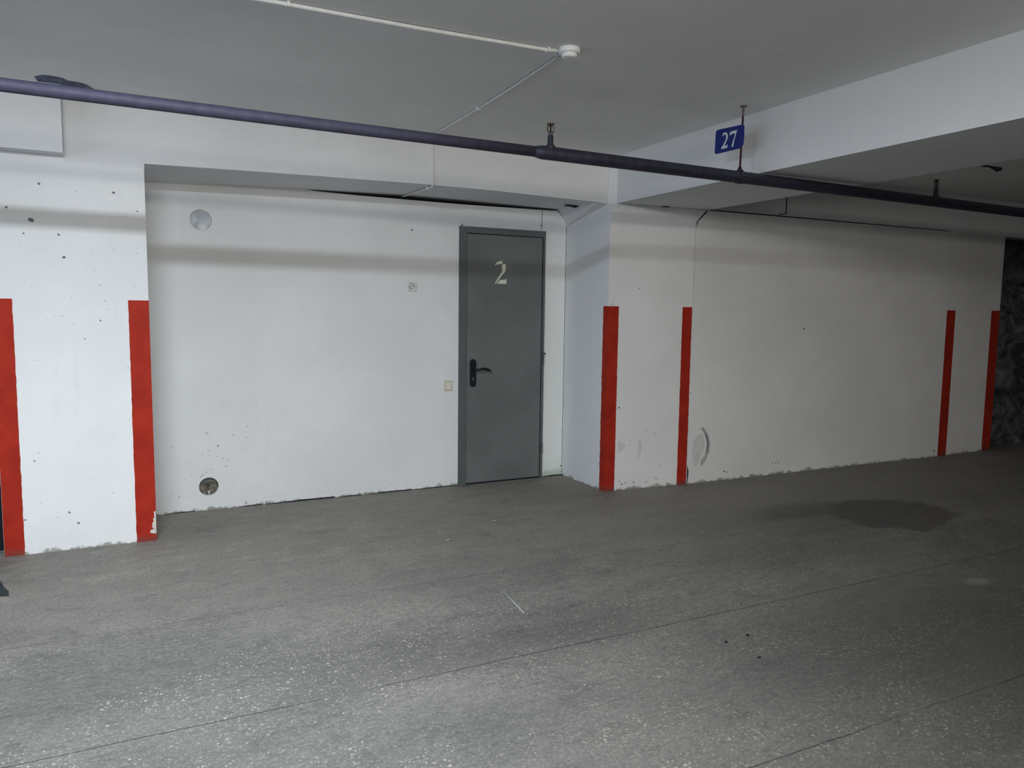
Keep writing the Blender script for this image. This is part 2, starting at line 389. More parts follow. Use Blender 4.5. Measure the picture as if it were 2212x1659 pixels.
# right-hand infill wall, flush with the pillars
RW = lambda x: 4.852 + (x-4.045)*(4.815-4.852)/(7.20-4.045)
PW = lambda x: 4.912 + (x-3.27)*(4.8535-4.912)/(4.043-3.27)
bm = bmesh.new()
prism_xy(bm, [(4.045, RW(4.045)), (7.20, RW(7.20)), (7.20, 5.2), (4.045, 5.2)], 0, 2.236)
for x, z, r in [(5.284, 1.284, 0.0102), (7.158, 0.06, 0.0118), (4.268, 1.444, 0.0047), (3.541, 1.597, 0.0047), (3.307, 1.472, 0.0047), (3.389, 0.663, 0.0078), (3.645, 0.468, 0.0047), (3.733, 0.44, 0.0047), (3.495, 0.395, 0.0039), (3.78, 0.174, 0.0047), (3.752, 0.066, 0.0055), (3.728, 0.076, 0.0047), (3.412, 0.067, 0.0055), (3.431, 0.046, 0.0086), (3.466, 0.054, 0.0063), (3.538, 0.055, 0.0071), (3.651, 0.045, 0.0051), (3.669, 0.047, 0.0047), (4.053, 0.761, 0.0055), (4.443, 0.072, 0.0094), (4.474, 0.066, 0.0063), (4.599, 0.055, 0.0039), (4.694, 0.055, 0.0039), (4.988, 0.101, 0.0055), (5.026, 0.102, 0.0078), (5.059, 0.103, 0.0063), (4.836, -0.007, 0.0047)]:
    if x > 4.05: blob(bm, x, z, r, RW, 1, rnd)
for pts, mi in (([(4.097, 0.345), (4.144, 0.404), (4.195, 0.411), (4.218, 0.347), (4.215, 0.285), (4.178, 0.225), (4.155, 0.154), (4.12, 0.134), (4.094, 0.232)], 2), ([(4.165, 0.454), (4.197, 0.471), (4.248, 0.407), (4.278, 0.333), (4.272, 0.26), (4.239, 0.189), (4.193, 0.136), (4.183, 0.183), (4.224, 0.227), (4.243, 0.283), (4.244, 0.345), (4.215, 0.41), (4.187, 0.447)], 3), ([(4.215, 0.42), (4.242, 0.387), (4.258, 0.344), (4.256, 0.292), (4.236, 0.247), (4.232, 0.255), (4.243, 0.293), (4.243, 0.34), (4.229, 0.383)], 1)):
    face(bm, [(x, RW(x)-.0006*(mi if mi > 1 else 4), z) for x, z in pts], mi)
face(bm, [(4.055, RW(4.05)-.001, 2.14), (4.150, RW(4.15)-.001, 2.234), (4.163, RW(4.15)-.001, 2.230), (4.066, RW(4.05)-.001, 2.14), (4.056, RW(4.05)-.001, 2.09)], 4)
face(bm, [(4.047, RW(4.05)-.001, 2.13), (4.051, RW(4.05)-.001, 2.13), (4.051, RW(4.05)-.001, 1.46), (4.047, RW(4.05)-.001, 1.46)], 2)
face(bm, [(4.047, RW(4.05)-.001, .16), (4.062, RW(4.05)-.001, .10), (4.052, RW(4.05)-.001, 0), (4.047, RW(4.05)-.001, 0)], 4)
tag(link('wall_right', bm, [m_wall, m_chip, m_smudge, m_smudge2, m_void]), 'long white infill wall between the two right pillars with a curved scrape', 'wall', kind='structure')
bm = bmesh.new()
NX, NZ = 60, 40
g = [[None]*(NZ+1) for _ in range(NX+1)]
for i in range(NX+1):
    for k in range(NZ+1):
        x = 8.1+i*3.9/NX; z = k*2.3/NZ
        g[i][k] = bm.verts.new((x, 4.98+.018*math.sin(7*x+3*z)+.014*math.sin(11*z-5*x), z))
for i in range(NX):
    for k in range(NZ): bm.faces.new((g[i][k], g[i+1][k], g[i+1][k+1], g[i][k+1]))
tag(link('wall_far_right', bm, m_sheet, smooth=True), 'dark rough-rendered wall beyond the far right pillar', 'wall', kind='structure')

# ------------------------------------------------------------------ pillars with red corner stripes
def stripe(parent, xa, xb, z1, yf, seed, side=None, peel=None, wrap=None):
    rnd = random.Random(seed); bm = bmesh.new(); n = 60
    L = ragged(xa, 0, z1, n, .0014, rnd) if side != 'L' else [(xa, z1*i/n) for i in range(n+1)]
    R = ragged(xb, 0, z1, n, .0014, rnd) if side != 'R' else [(xb, z1*i/n) for i in range(n+1)]
    e = .0012
    lv = [bm.verts.new((x, yf(x)-e, z)) for x, z in L]; rv = [bm.verts.new((x, yf(x)-e, z)) for x, z in R]
    for i in range(n): bm.faces.new((lv[i], rv[i], rv[i+1], lv[i+1]))
    if wrap:    # carried round the corner on to the side face
        X, depth = wrap
        w = [bm.verts.new((X, yf(X)+depth+(rnd.uniform(-.003, .003) if 0 < i < n else 0), z1*i/n)) for i in range(n+1)]
        for i in range(n): bm.faces.new((w[i], lv[i], lv[i+1], w[i+1]) if X < (xa+xb)/2 else (rv[i], w[i], w[i+1], rv[i+1]))
    if peel: face(bm, [(x, yf(x)-e-.0008, z) for x, z in peel], 1)
    return link('corner_stripe', bm, [m_red, m_peel], parent)
LY = lambda x: 4.955
p1 = thing('concrete_pillar', (-.31, 5.2, 0), 'white concrete pillar nearest the camera on the left, pitted, with peeling red paint on one corner stripe', 'pillar', 'white pillars with red corner stripes')
bm = bmesh.new()
bmesh.ops.recalc_face_normals(bm, faces=bm.faces)
prism_xy(bm, [(-.700, 4.955), (.074, 4.955), (.074, 5.62), (-.700, 5.62)], 0, 2.236)
for x, z, r in [(-0.45, 2.076, 0.0076), (-0.088, 2.055, 0.0076), (-0.606, 1.937, 0.0076), (-0.495, 1.877, 0.0127), (-0.533, 1.803, 0.0058), (-0.367, 1.804, 0.0066), (-0.274, 2.049, 0.003), (-0.047, 2.018, 0.003), (0.032, 1.959, 0.0056), (0.017, 1.962, 0.0025), (-0.023, 1.928, 0.0036), (-0.294, 1.873, 0.0028), (-0.533, 2.063, 0.0025), (-0.347, 1.68, 0.0086), (-0.211, 1.728, 0.0025), (-0.135, 1.725, 0.0025), (-0.094, 1.736, 0.0028), (0.022, 1.719, 0.0033), (-0.558, 1.726, 0.0025), (-0.482, 1.722, 0.0028), (-0.434, 1.727, 0.0025), (-0.201, 1.61, 0.003), (-0.172, 1.529, 0.0041), (-0.152, 1.44, 0.0038), (-0.144, 1.39, 0.0033), (-0.097, 1.377, 0.003), (-0.179, 1.327, 0.0051), (-0.369, 1.354, 0.0033), (-0.262, 1.223, 0.0046), (-0.25, 1.418, 0.0025), (-0.319, 1.457, 0.0025), (-0.51, 1.507, 0.0025), (-0.512, 1.105, 0.003), (-0.046, 1.056, 0.0033), (-0.057, 1.135, 0.0025), (-0.514, 0.58, 0.0033), (-0.535, 0.535, 0.0051), (-0.248, 0.411, 0.0028), (-0.151, 0.314, 0.0033), (-0.512, 0.295, 0.0033), (-0.377, 0.222, 0.0061), (-0.332, 0.153, 0.0066), (-0.593, 0.202, 0.0051), (-0.081, 1.577, 0.0025), (0.004, 1.526, 0.0028), (0.034, 1.478, 0.0025), (-0.575, 0.918, 0.0025), (-0.445, 1.332, 0.0025), (-0.402, 1.351, 0.0025), (-0.311, 1.307, 0.0025), (-0.048, 0.749, 0.0025), (-0.038, 0.17, 0.0025), (-0.173, 0.022, 0.003), (-0.435, 0.198, 0.003)]: blob(bm, x, z, r*.85, LY, 1 if r > .0045 else 2, rnd, stretch=rnd.uniform(1, 1.5), ang=-.6)
link('pillar_shaft', bm, [m_wall, m_chip, m_chipsoft], p1)
stripe(p1, -.699, -.602, 1.445, LY, 1, side='L')
stripe(p1, -.034, .075, 1.446, LY, 2, side='R', wrap=(.0752, .10), peel=[(0.064, 0.179), (0.074, 0.181), (0.074, 0.14), (0.073, 0.042), (0.057, 0.045), (0.039, 0.051), (0.041, 0.065), (0.049, 0.07), (0.061, 0.074), (0.05, 0.086), (0.053, 0.107), (0.061, 0.123), (0.057, 0.134), (0.065, 0.144), (0.064, 0.163)])

p2 = thing('concrete_pillar', (3.65, 5.2, 0), 'white concrete pillar beside the grey door, with two full-height red stripes', 'pillar', 'white pillars with red corner stripes')
bm = bmesh.new()
prism_xy(bm, [(3.27, 4.912), (4.043, 4.8535), (4.043, 5.62), (3.27, 5.62)], 0, 2.236)
for x, z, r in [(5.284, 1.284, 0.0102), (7.158, 0.06, 0.0118), (4.268, 1.444, 0.0047), (3.541, 1.597, 0.0047), (3.307, 1.472, 0.0047), (3.389, 0.663, 0.0078), (3.645, 0.468, 0.0047), (3.733, 0.44, 0.0047), (3.495, 0.395, 0.0039), (3.78, 0.174, 0.0047), (3.752, 0.066, 0.0055), (3.728, 0.076, 0.0047), (3.412, 0.067, 0.0055), (3.431, 0.046, 0.0086), (3.466, 0.054, 0.0063), (3.538, 0.055, 0.0071), (3.651, 0.045, 0.0051), (3.669, 0.047, 0.0047), (4.053, 0.761, 0.0055), (4.443, 0.072, 0.0094), (4.474, 0.066, 0.0063), (4.599, 0.055, 0.0039), (4.694, 0.055, 0.0039), (4.988, 0.101, 0.0055), (5.026, 0.102, 0.0078), (5.059, 0.103, 0.0063), (4.836, -0.007, 0.0047)]:
    if x < 4.04: blob(bm, x, z, r, PW, 1, rnd)
for pts in ([(3.57, 0.377), (3.587, 0.404), (3.606, 0.37), (3.611, 0.33), (3.597, 0.276), (3.58, 0.245), (3.565, 0.268), (3.571, 0.327)], [(3.391, 0.397), (3.426, 0.389), (3.454, 0.358), (3.44, 0.329), (3.406, 0.302), (3.385, 0.309)]): face(bm, [(x, PW(x)-.0008, z) for x, z in pts], 2)
link('pillar_shaft', bm, [m_wall, m_chip, m_smudge], p2)
stripe(p2, 3.2692, 3.362, 1.456, PW, 3, side='L', wrap=(3.2688, .066))
stripe(p2, 3.949, 4.040, 1.458, PW, 4)

P3 = lambda x: 4.815 + (x-7.2)*(4.835-4.815)/.9
p3 = thing('concrete_pillar', (7.65, 5.1, 0), 'far right white concrete pillar next to the dark wall, in deep shade', 'pillar', 'white pillars with red corner stripes')
bm = bmesh.new()
prism_xy(bm, [(7.203, P3(7.203)), (8.10, P3(8.1)), (8.10, 5.3), (7.203, 5.3)], 0, 2.236)
link('pillar_shaft', bm, [m_wall], p3)
stripe(p3, 7.21, 7.345, 1.467, P3, 5)
stripe(p3, 7.955, 8.101, 1.472, P3, 6, side='R', wrap=(8.1014, .10))

# ------------------------------------------------------------------ beams
t = thing('concrete_beam', (1.6, 5.2, 2.2), 'white concrete beam over the alcove and grey door, carrying the thin conduit', 'beam')
bm = bmesh.new()
fx = [(.0752, 2.233, 2.212), (.60, 2.243, 2.235), (1.10, 2.251, 2.252), (1.83, 2.260, 2.268), (2.32, 2.258, 2.267), (3.18, 2.242, 2.256)]
fr = [bm.verts.new((x, 4.955, a)) for x, a, b in fx]; ft = [bm.verts.new((x, 4.955, CEIL)) for x, a, b in fx]
bk = [bm.verts.new((x, 5.56, b)) for x, a, b in fx]; bb = [bm.verts.new((x, 5.94, b)) for x, a, b in fx]
for i in range(len(fx)-1):
    bm.faces.new((fr[i], fr[i+1], ft[i+1], ft[i])); bm.faces.new((fr[i], bk[i], bk[i+1], fr[i+1])); bm.faces.new((bk[i], bb[i], bb[i+1], bk[i+1]))
# haunch running down to the door-side pillar
A = bk[-1]; B = bm.verts.new((3.268, 5.56, 2.122)); C = bm.verts.new((3.268, 4.955, 2.236)); D = bm.verts.new((3.268, 4.955, CEIL)); B2 = bm.verts.new((3.268, 5.94, 2.122))
bm.faces.new((fr[-1], A, B, C)); bm.faces.new((fr[-1], C, D, ft[-1])); bm.faces.new((A, bb[-1], B2, B))
for hp in [[(3.064, 5.269, 2.243), (3.061, 5.231, 2.243), (3.086, 5.216, 2.243), (3.128, 5.229, 2.243), (3.172, 5.23, 2.243), (3.237, 5.305, 2.243), (3.244, 5.349, 2.243), (3.2, 5.328, 2.243), (3.153, 5.288, 2.243), (3.104, 5.272, 2.243), (3.092, 5.291, 2.243)], [(3.714, 4.968, 2.238), (3.704, 4.928, 2.238), (3.721, 4.918, 2.238), (3.707, 4.847, 2.238), (3.762, 4.824, 2.238), (3.788, 4.894, 2.238), (3.847, 4.974, 2.238), (3.871, 5.049, 2.238), (3.875, 5.12, 2.238), (3.807, 5.059, 2.238)], [(4.202, 2.676, 2.238), (4.18, 2.627, 2.238), (4.251, 2.629, 2.238), (4.299, 2.623, 2.238), (4.35, 2.638, 2.238), (4.407, 2.681, 2.238), (4.433, 2.724, 2.238), (4.336, 2.684, 2.238), (4.251, 2.659, 2.238)]][:1]: face(bm, [(x, y, z-.001-(x-3.05)*.02) for x, y, z in hp], 1)
link('beam_face', bm, [m_beam, m_void], t, normals=False)
t = thing('concrete_beam', (-.13, 5.2, 2.2), 'short end of white concrete beam resting on the left pillar', 'beam')
bm = bmesh.new(); box(bm, (-.326, 4.9545, 2.2365), (.0755, 5.6, CEIL)); box(bm, (-.326, 4.9542, 2.205), (.0755, 4.9546, CEIL))
link('beam_face', bm, m_beam, t)
t = thing('concrete_beam', (-2, 5.2, 2.2), 'deeper beam block at the far left, above the left pillar', 'beam')
bm = bmesh.new(); box(bm, (-5.99, 4.845, 2.2365), (-.322, 4.953, CEIL)); box(bm, (-5.99, 4.953, 2.2365), (-.3262, 5.6, CEIL))
link('beam_face', bm, m_beam, t)
t = thing('concrete_beam', (5.7, 5.1, 2.2), 'shaded concrete beam above the long right infill wall', 'beam')
bm = bmesh.new(); box(bm, (4.165, 4.8385, 2.246), (7.20, 5.5, CEIL))
link('beam_face', bm, m_beam, t)
bm = bmesh.new(); box(bm, (4.30, 4.86, 2.2361), (7.19, 5.19, 2.2459)); link('open_joint', bm, m_void, t)
bm = bmesh.new(); tube(bm, [(5.005, 4.834, 2.58), (5.003, 4.834, 2.262), (4.93, 4.834, 2.252)], .004, 8); link('thin_wire', bm, m_rod, t)
def cross(xa, xb, y1, label, holes, fillet):
    t = thing('ceiling_crossbeam', ((xa+xb)/2, 2, 2.24), label, 'beam')
    bm = bmesh.new(); box(bm, (xa, -5.99, 2.2375), (xb, y1, CEIL))
    for hp in holes: face(bm, [(x, y, 2.2365) for x, y, z in hp], 1)
    if fillet:
        prism_xy(bm, [(3.268, 4.958), (3.300, 4.925), (3.325, 4.9), (3.34, 4.96)], 2.2375, CEIL-.001)
        a = [bm.verts.new(p) for p in ((3.272, 4.908, 2.2372), (3.300, 4.904, 2.2372), (3.36, 4.900, 2.2372))]; d = bm.verts.new((3.289, 4.908, 2.185))
        bm.faces.new((a[0], a[2], d))
    link('beam_face', bm, [m_beam, m_void], t)
cross(3.32, 4.163, 5.3, 'pale crossbeam just behind the blue number sign', [[(3.064, 5.269, 2.243), (3.061, 5.231, 2.243), (3.086, 5.216, 2.243), (3.128, 5.229, 2.243), (3.172, 5.23, 2.243), (3.237, 5.305, 2.243), (3.244, 5.349, 2.243), (3.2, 5.328, 2.243), (3.153, 5.288, 2.243), (3.104, 5.272, 2.243), (3.092, 5.291, 2.243)], [(3.714, 4.968, 2.238), (3.704, 4.928, 2.238), (3.721, 4.918, 2.238), (3.707, 4.847, 2.238), (3.762, 4.824, 2.238), (3.788, 4.894, 2.238), (3.847, 4.974, 2.238), (3.871, 5.049, 2.238), (3.875, 5.12, 2.238), (3.807, 5.059, 2.238)], [(4.202, 2.676, 2.238), (4.18, 2.627, 2.238), (4.251, 2.629, 2.238), (4.299, 2.623, 2.238), (4.35, 2.638, 2.238), (4.407, 2.681, 2.238), (4.433, 2.724, 2.238), (4.336, 2.684, 2.238), (4.251, 2.659, 2.238)]][1:], True)
t = thing('concrete_beam', (9.6, 5.1, 2.2), 'dark continuation of the beam above the far right pillar', 'beam')
bm = bmesh.new(); box(bm, (7.2005, 4.8385, 2.2365), (11.99, 5.5, CEIL)); link('beam_face', bm, m_beam, t)

# ------------------------------------------------------------------ grey door
d = thing('door_1', (2.67, 5.55, 0), 'closed grey metal door with a stencilled pale number 2', 'door', kind='structure')
bm = bmesh.new(); y0, y1 = 5.538, 5.575
box(bm, (DX0, y0, 0), (2.352, y1, 2.064)); box(bm, (3.036, y0, 0), (DX1, y1, 2.066)); box(bm, (2.352, y0, 2.016), (3.036, y1, 2.065))
link('door_frame', bm, m_dframe, d)
bm = bmesh.new(); box(bm, (2.357, 5.546, .012), (3.031, 5.572, 2.011)); bevel(bm, .002)
leaf = link('door_leaf', bm, m_door, d)
bm = bmesh.new(); box(bm, (2.353, 5.556, 0), (3.035, 5.570, 2.0155)); link('door_gap', bm, m_void, d)
bm = bmesh.new()
for pts in [[(2.597, 1.771), (2.605, 1.787), (2.622, 1.8), (2.644, 1.809), (2.662, 1.809), (2.666, 1.797), (2.661, 1.786), (2.645, 1.782), (2.622, 1.781), (2.607, 1.775)], [(2.681, 1.79), (2.693, 1.78), (2.697, 1.754), (2.693, 1.731), (2.682, 1.714), (2.665, 1.699), (2.647, 1.676), (2.631, 1.655), (2.609, 1.628), (2.597, 1.626), (2.61, 1.646), (2.627, 1.672), (2.647, 1.704), (2.661, 1.72), (2.664, 1.738), (2.659, 1.761), (2.664, 1.779)], [(2.645, 1.658), (2.675, 1.658), (2.705, 1.665), (2.701, 1.626), (2.618, 1.626), (2.633, 1.643)]]: extrude_poly(bm, [(x, 5.5445, z) for x, z in pts], (0, .0012, 0))
tag(link('door_number', bm, m_number, d), 'pale stencilled number 2')
# plate and lever
pts = []
for cx, cz, a0 in ((2.4105, .996, 0), (2.4105, .824, math.pi)):
    pts += [(cx+.0255*math.cos(a0+math.pi*k/10), 5.545, cz+.0255*math.sin(a0+math.pi*k/10)) for k in range(11)]
bm = bmesh.new(); extrude_poly(bm, pts, (0, -.011, 0)); hp = link('handle_plate', bm, m_black, d)
tag(hp, 'black handle plate')
bm = bmesh.new()
tube(bm, [(2.412, 5.536, .939), (2.412, 5.495, .939), (2.420, 5.487, .939), (2.445, 5.485, .941), (2.48, 5.484, .947), (2.51, 5.485, .944), (2.535, 5.487, .932), (2.547, 5.488, .927)], [.010, .010, .010, .0095, .0095, .010, .009, .004], 12)
lever = link('lever_handle', bm, m_black, hp, smooth=True); pass

bm = bmesh.new(); lathe(bm, [(.0105, 0), (.0105, -.004), (.008, -.006)], (2.4105, 5.534, .864), 'Y', 20)
box(bm, (2.4075, 5.5275, .846), (2.4135, 5.534, .862))
key = link('key_cylinder', bm, m_chrome, hp)
for za, zb in ((.965, 1.048), (.222, .304)):
    bm = bmesh.new(); tube(bm, [(3.047, 5.531, za), (3.047, 5.531, (za+zb)/2-.002)], .0075, 12); tube(bm, [(3.047, 5.531, (za+zb)/2+.002), (3.047, 5.531, zb)], .0075, 12)
    tube(bm, [(3.047, 5.531, za+.002), (3.047, 5.531, zb-.002)], .005, 12)
    link('hinge', bm, m_dframe, d)
bm = bmesh.new(); box(bm, (3.05, 5.528, 1.05), (3.067, 5.539, 1.064)); link('door_catch', bm, m_brass, d)

# ------------------------------------------------------------------ wall fittings
t = thing('wall_socket', (1.905, 5.56, 1.586), 'painted-over square power socket on the alcove wall left of the door', 'socket')
bm = bmesh.new(); box(bm, (1.8695, 5.551, 1.549), (1.9405, 5.5598, 1.622)); bevel(bm, .002)
link('socket_plate', bm, m_socket, t)
bm = bmesh.new()
R1, R0 = .0215, .0175
for k in range(36):
    a, b = 2*math.pi*k/36, 2*math.pi*(k+1)/36
    if 2.25 < a < 2.9 or 4.9 < a < 5.6: continue
    face(bm, [(1.899+R0*math.cos(a), 5.5502, 1.590+R0*math.sin(a)), (1.899+R1*math.cos(a), 5.5502, 1.590+R1*math.sin(a)), (1.899+R1*math.cos(b), 5.5502, 1.590+R1*math.sin(b)), (1.899+R0*math.cos(b), 5.5502, 1.590+R0*math.sin(b))])
link('socket_well_rim', bm, m_grey, t)
for dx in (-.0075, .0075):
    bm = bmesh.new(); lathe(bm, [(.0026, 0), (.0026, -.0007)], (1.8985+dx, 5.5508, 1.590), 'Y', 12); link('pin_hole', bm, m_grey, t)
t = thing('light_switch', (2.204, 5.56, .814), 'square cream light switch on the wall just left of the door frame', 'switch')
bm = bmesh.new(); box(bm, (2.1695, 5.549, .773), (2.2375, 5.5598, .855)); bevel(bm, .003); link('switch_frame', bm, m_cream, t)
bm = bmesh.new(); box(bm, (2.1815, 5.5444, .783), (2.2295, 5.5488, .839)); bevel(bm, .002); link('rocker', bm, m_cream2, t)

for (hx, hz, hr), m, lab, nm in zip(HOLES, (m_plug_top, m_plug_low),
        ('round plastered-up duct opening high on the alcove wall', 'round duct opening near the floor packed with brown crumbling fill'),
        ('plastered_duct_opening', 'crumbling_duct_opening')):
    bm = bmesh.new(); rr = random.Random(int(hz*10)); rings = []; N, K = 48, 14
    dep = .010 if hz > 1 else .030
    for j in range(K+1):
        r = (hr-.0006)*j/K
        rings.append([bm.verts.new((hx+r*math.cos(2*math.pi*k/N), YB+dep+.006*math.sin(40*r*math.cos(k*.26+1)+hz*3)*math.cos(55*r*math.sin(k*.13))*(1 if j < K else .3), hz+r*math.sin(2*math.pi*k/N))) for k in range(N)] if j else [bm.verts.new((hx, YB+dep, hz))])
    for k in range(N): bm.faces.new((rings[0][0], rings[1][k], rings[1][(k+1) % N]))
    for j in range(1, K):
        for k in range(N): bm.faces.new((rings[j][k], rings[j+1][k], rings[j+1][(k+1) % N], rings[j][(k+1) % N]))
    back = [bm.verts.new((v.co.x, YB+.06, v.co.z)) for v in rings[K]]
    for k in range(N): bm.faces.new((rings[K][k], back[k], back[(k+1) % N], rings[K][(k+1) % N]))
    bm.faces.new(back)
    if hz < 1: face(bm, [(hx-.012, YB+.020, hz-.035), (hx+.012, YB+.020, hz-.033), (hx+.004, YB+.018, hz-.045), (hx+.005, YB+.015, hz-.060), (hx-.003, YB+.015, hz-.060), (hx-.002, YB+.018, hz-.045)], 1)
    tag(link(nm, bm, [m, m_peel], smooth=True), lab, 'duct opening')

# ------------------------------------------------------------------ sprinkler pipe
PZ = lambda x: 2.217 + (x+.415)*(2.178-2.217)/6.314
PY = 3.4
pp = thing('sprinkler_pipe', (1.9, PY, PZ(1.9)), 'long dark sprinkler pipe crossing the whole bay below the ceiling', 'pipe')
def pt(x, dz=0, y=PY): return (x, y, PZ(x)+dz)
bm = bmesh.new(); tube(bm, [pt(-5.98), pt(-2), pt(0), pt(1), pt(1.80)], .0255, 28); tag(link('narrow_pipe_run', bm, m_pipe_lit, pp), 'thinner stretch of pipe with lamplight painted into its bluish colour')
bm = bmesh.new(); tube(bm, [pt(1.80), pt(1.845), pt(2.5), pt(3.3), pt(4.2), pt(5), pt(8), pt(11.98)], [.0258, .0335, .0335, .0335, .0335, .0335, .0335, .0335], 28); link('wide_pipe_run', bm, m_pipe, pp)
def sprinkler(x):
    z = PZ(x)
    bm = bmesh.new(); lathe(bm, [(.030, .018), (.024, .036), (.016, .046), (.0145, .05), (.0145, .085), (.013, .088)], (x, PY, z), 'Z', 24)
    link('riser_stub', bm, m_pipe, pp, smooth=True)
    h = bpy.data.objects.new('sprinkler_head', None); COL.objects.link(h); h.parent = pp; h.location = Vector((x, PY, z+.085)) - pp.location
    def sub(nm, bm, m, smooth=False):
        o = link(nm, bm, m); o.parent = h; o.matrix_parent_inverse = Matrix.Identity(4); o.location = -Vector((x, PY, z+.085)); return o
    b = z+.085
    bm = bmesh.new(); lathe(bm, [(.0125, 0), (.0135, .004), (.0135, .014), (.009, .018)], (x, PY, b), 'Z', 6); sub('hex_fitting', bm, m_chrome)
    bm = bmesh.new()
    for s in (-1, 1): tube(bm, [(x+s*.009, PY, b+.016), (x+s*.017, PY-s*.003, b+.028), (x+s*.015, PY-s*.003, b+.044), (x+s*.003, PY, b+.057)], .0038, 8)
    sub('frame_arms', bm, m_brass)
    bm = bmesh.new(); tube(bm, [(x, PY, b+.016), (x, PY, b+.054)], .004, 10); sub('glass_bulb', bm, m_rod)
    bm = bmesh.new(); lathe(bm, [(.005, .055), (.010, .058), (.0195, .057), (.020, .0605), (.010, .064), (.003, .066)], (x, PY, b), 'Z', 16); sub('deflector', bm, m_brass)
sprinkler(1.893); sprinkler(4.885)

t = thing('pipe_hanger', (3.142, PY, CEIL), 'thin reddish rod with a clamp holding the pipe up at the blue sign', 'hanger')
zc = PZ(3.142)
bm = bmesh.new(); tube(bm, [(3.142, PY, zc+.045), (3.149, PY, 2.545)], .0055, 12); link('threaded_rod', bm, m_rod, t)
bm = bmesh.new(); tube(bm, [(3.149, PY, 2.535), (3.151, PY, 2.585)], .0065, 12); lathe(bm, [(.006, -.012), (.018, -.006), (.020, 0)], (3.151, PY, CEIL-.0005), 'Z', 20); link('ceiling_anchor', bm, m_anchor, t)
bm = bmesh.new()
for k in range(32):
    a, b = 2*math.pi*k/32, 2*math.pi*(k+1)/32
    def q(r, an, x): return (x, PY+r*math.cos(an), PZ(x)+r*math.sin(an))
    xa, xb = 3.127, 3.157
    ri, ro = .0338, .0375
    face(bm, [q(ro, a, xa), q(ro, a, xb), q(ro, b, xb), q(ro, b, xa)]); face(bm, [q(ri, a, xa), q(ro, a, xa), q(ro, b, xa), q(ri, b, xa)]); face(bm, [q(ri, a, xb), q(ri, b, xb), q(ro, b, xb), q(ro, a, xb)])
tube(bm, [(3.142, PY, zc+.036), (3.142, PY, zc+.044), (3.142, PY, zc+.056)], [.020, .013, .009], 12)
link('pipe_clamp', bm, m_pipe, t)
bm = bmesh.new(); lathe(bm, [(.006, 0), (.006, -.006), (.003, -.008)], (3.148, PY-.0375, zc+.004), 'Y', 6); link('clamp_bolt', bm, m_chrome, t)

bm = bmesh.new(); tube(bm, [(3.1345, PY-.008, 2.472), (3.156, PY-.0085, 2.472), (3.156, PY+.0085, 2.472), (3.1345, PY+.008, 2.472)], .0013, 6); link('wire_tie', bm, m_rod, t)
t = thing('number_sign', (3.13, 3.49, 2.42), 'small blue sign with white number 27 hanging from the pipe rod', 'sign')
bm = bmesh.new(); extrude_poly(bm, [(3.130, y, z) for y, z in [(3.598, 2.491), (3.584, 2.496), (3.389, 2.485), (3.378, 2.485), (3.368, 2.475), (3.366, 2.402), (3.371, 2.372), (3.386, 2.358), (3.397, 2.355), (3.59, 2.357), (3.603, 2.361), (3.606, 2.373), (3.603, 2.476), (3.602, 2.487)]], (.003, 0, 0)); link('sign_plate', bm, m_blue, t)
for pts in [[(3.544, 2.451), (3.542, 2.46), (3.536, 2.467), (3.524, 2.469), (3.51, 2.466), (3.501, 2.458), (3.497, 2.446), (3.497, 2.433), (3.503, 2.422), (3.513, 2.406), (3.525, 2.391), (3.509, 2.39), (3.501, 2.396), (3.497, 2.394), (3.5, 2.376), (3.551, 2.378), (3.549, 2.385), (3.531, 2.401), (3.517, 2.42), (3.51, 2.435), (3.512, 2.448), (3.519, 2.456), (3.528, 2.458), (3.535, 2.454), (3.538, 2.449)], [(3.482, 2.451), (3.477, 2.464), (3.422, 2.463), (3.425, 2.454), (3.434, 2.43), (3.443, 2.404), (3.45, 2.375), (3.463, 2.374), (3.461, 2.382), (3.453, 2.403), (3.443, 2.426), (3.436, 2.447), (3.459, 2.448), (3.47, 2.446), (3.479, 2.44)]]:
    bm = bmesh.new(); extrude_poly(bm, [(3.1285, y, z) for y, z in pts], (.0012, 0, 0)); link('digit', bm, m_digit, t)

# ------------------------------------------------------------------ smoke detector and conduits
t = thing('smoke_detector', (1.794, 3.062, CEIL), 'round white smoke detector on the ceiling where two conduits meet', 'smoke detector')
bm = bmesh.new(); lathe(bm, [(.0485, 0), (.0495, -.006), (.0485, -.019), (.044, -.023)], (1.794, 3.062, CEIL), 'Z', 48); link('mounting_base', bm, m_white, t, smooth=False)
bm = bmesh.new(); lathe(bm, [(.036, -.0228), (.0365, -.032), (.033, -.040), (.020, -.043)], (1.794, 3.062, CEIL), 'Z', 48); link('sensor_head', bm, m_white, t)
zc = CEIL-.0085
t = thing('cable_conduit', (0.5, 3.12, CEIL), 'thin white conduit running along the ceiling from the top left edge to the smoke detector', 'conduit')
bm = bmesh.new(); tube(bm, [(-2.2, 3.19, zc), (.0, 3.145, zc-.003), (.531, 3.132, zc), (1.1, 3.118, zc-.003), (1.70, 3.100, zc), (1.752, 3.086, zc)], .0084, 12); link('conduit_tube', bm, m_conduit, t)
for x, y in ((1.703, 3.099), (.57, 3.131), (-.6, 3.157)):
    bm = bmesh.new(); box(bm, (x-.006, y-.016, CEIL-.020), (x+.006, y+.016, CEIL-.0003)); link('conduit_clip', bm, m_conduit, t)
t = thing('cable_conduit', (1.84, 4.2, CEIL), 'thin conduit running from the smoke detector across the ceiling and down the beam', 'conduit')
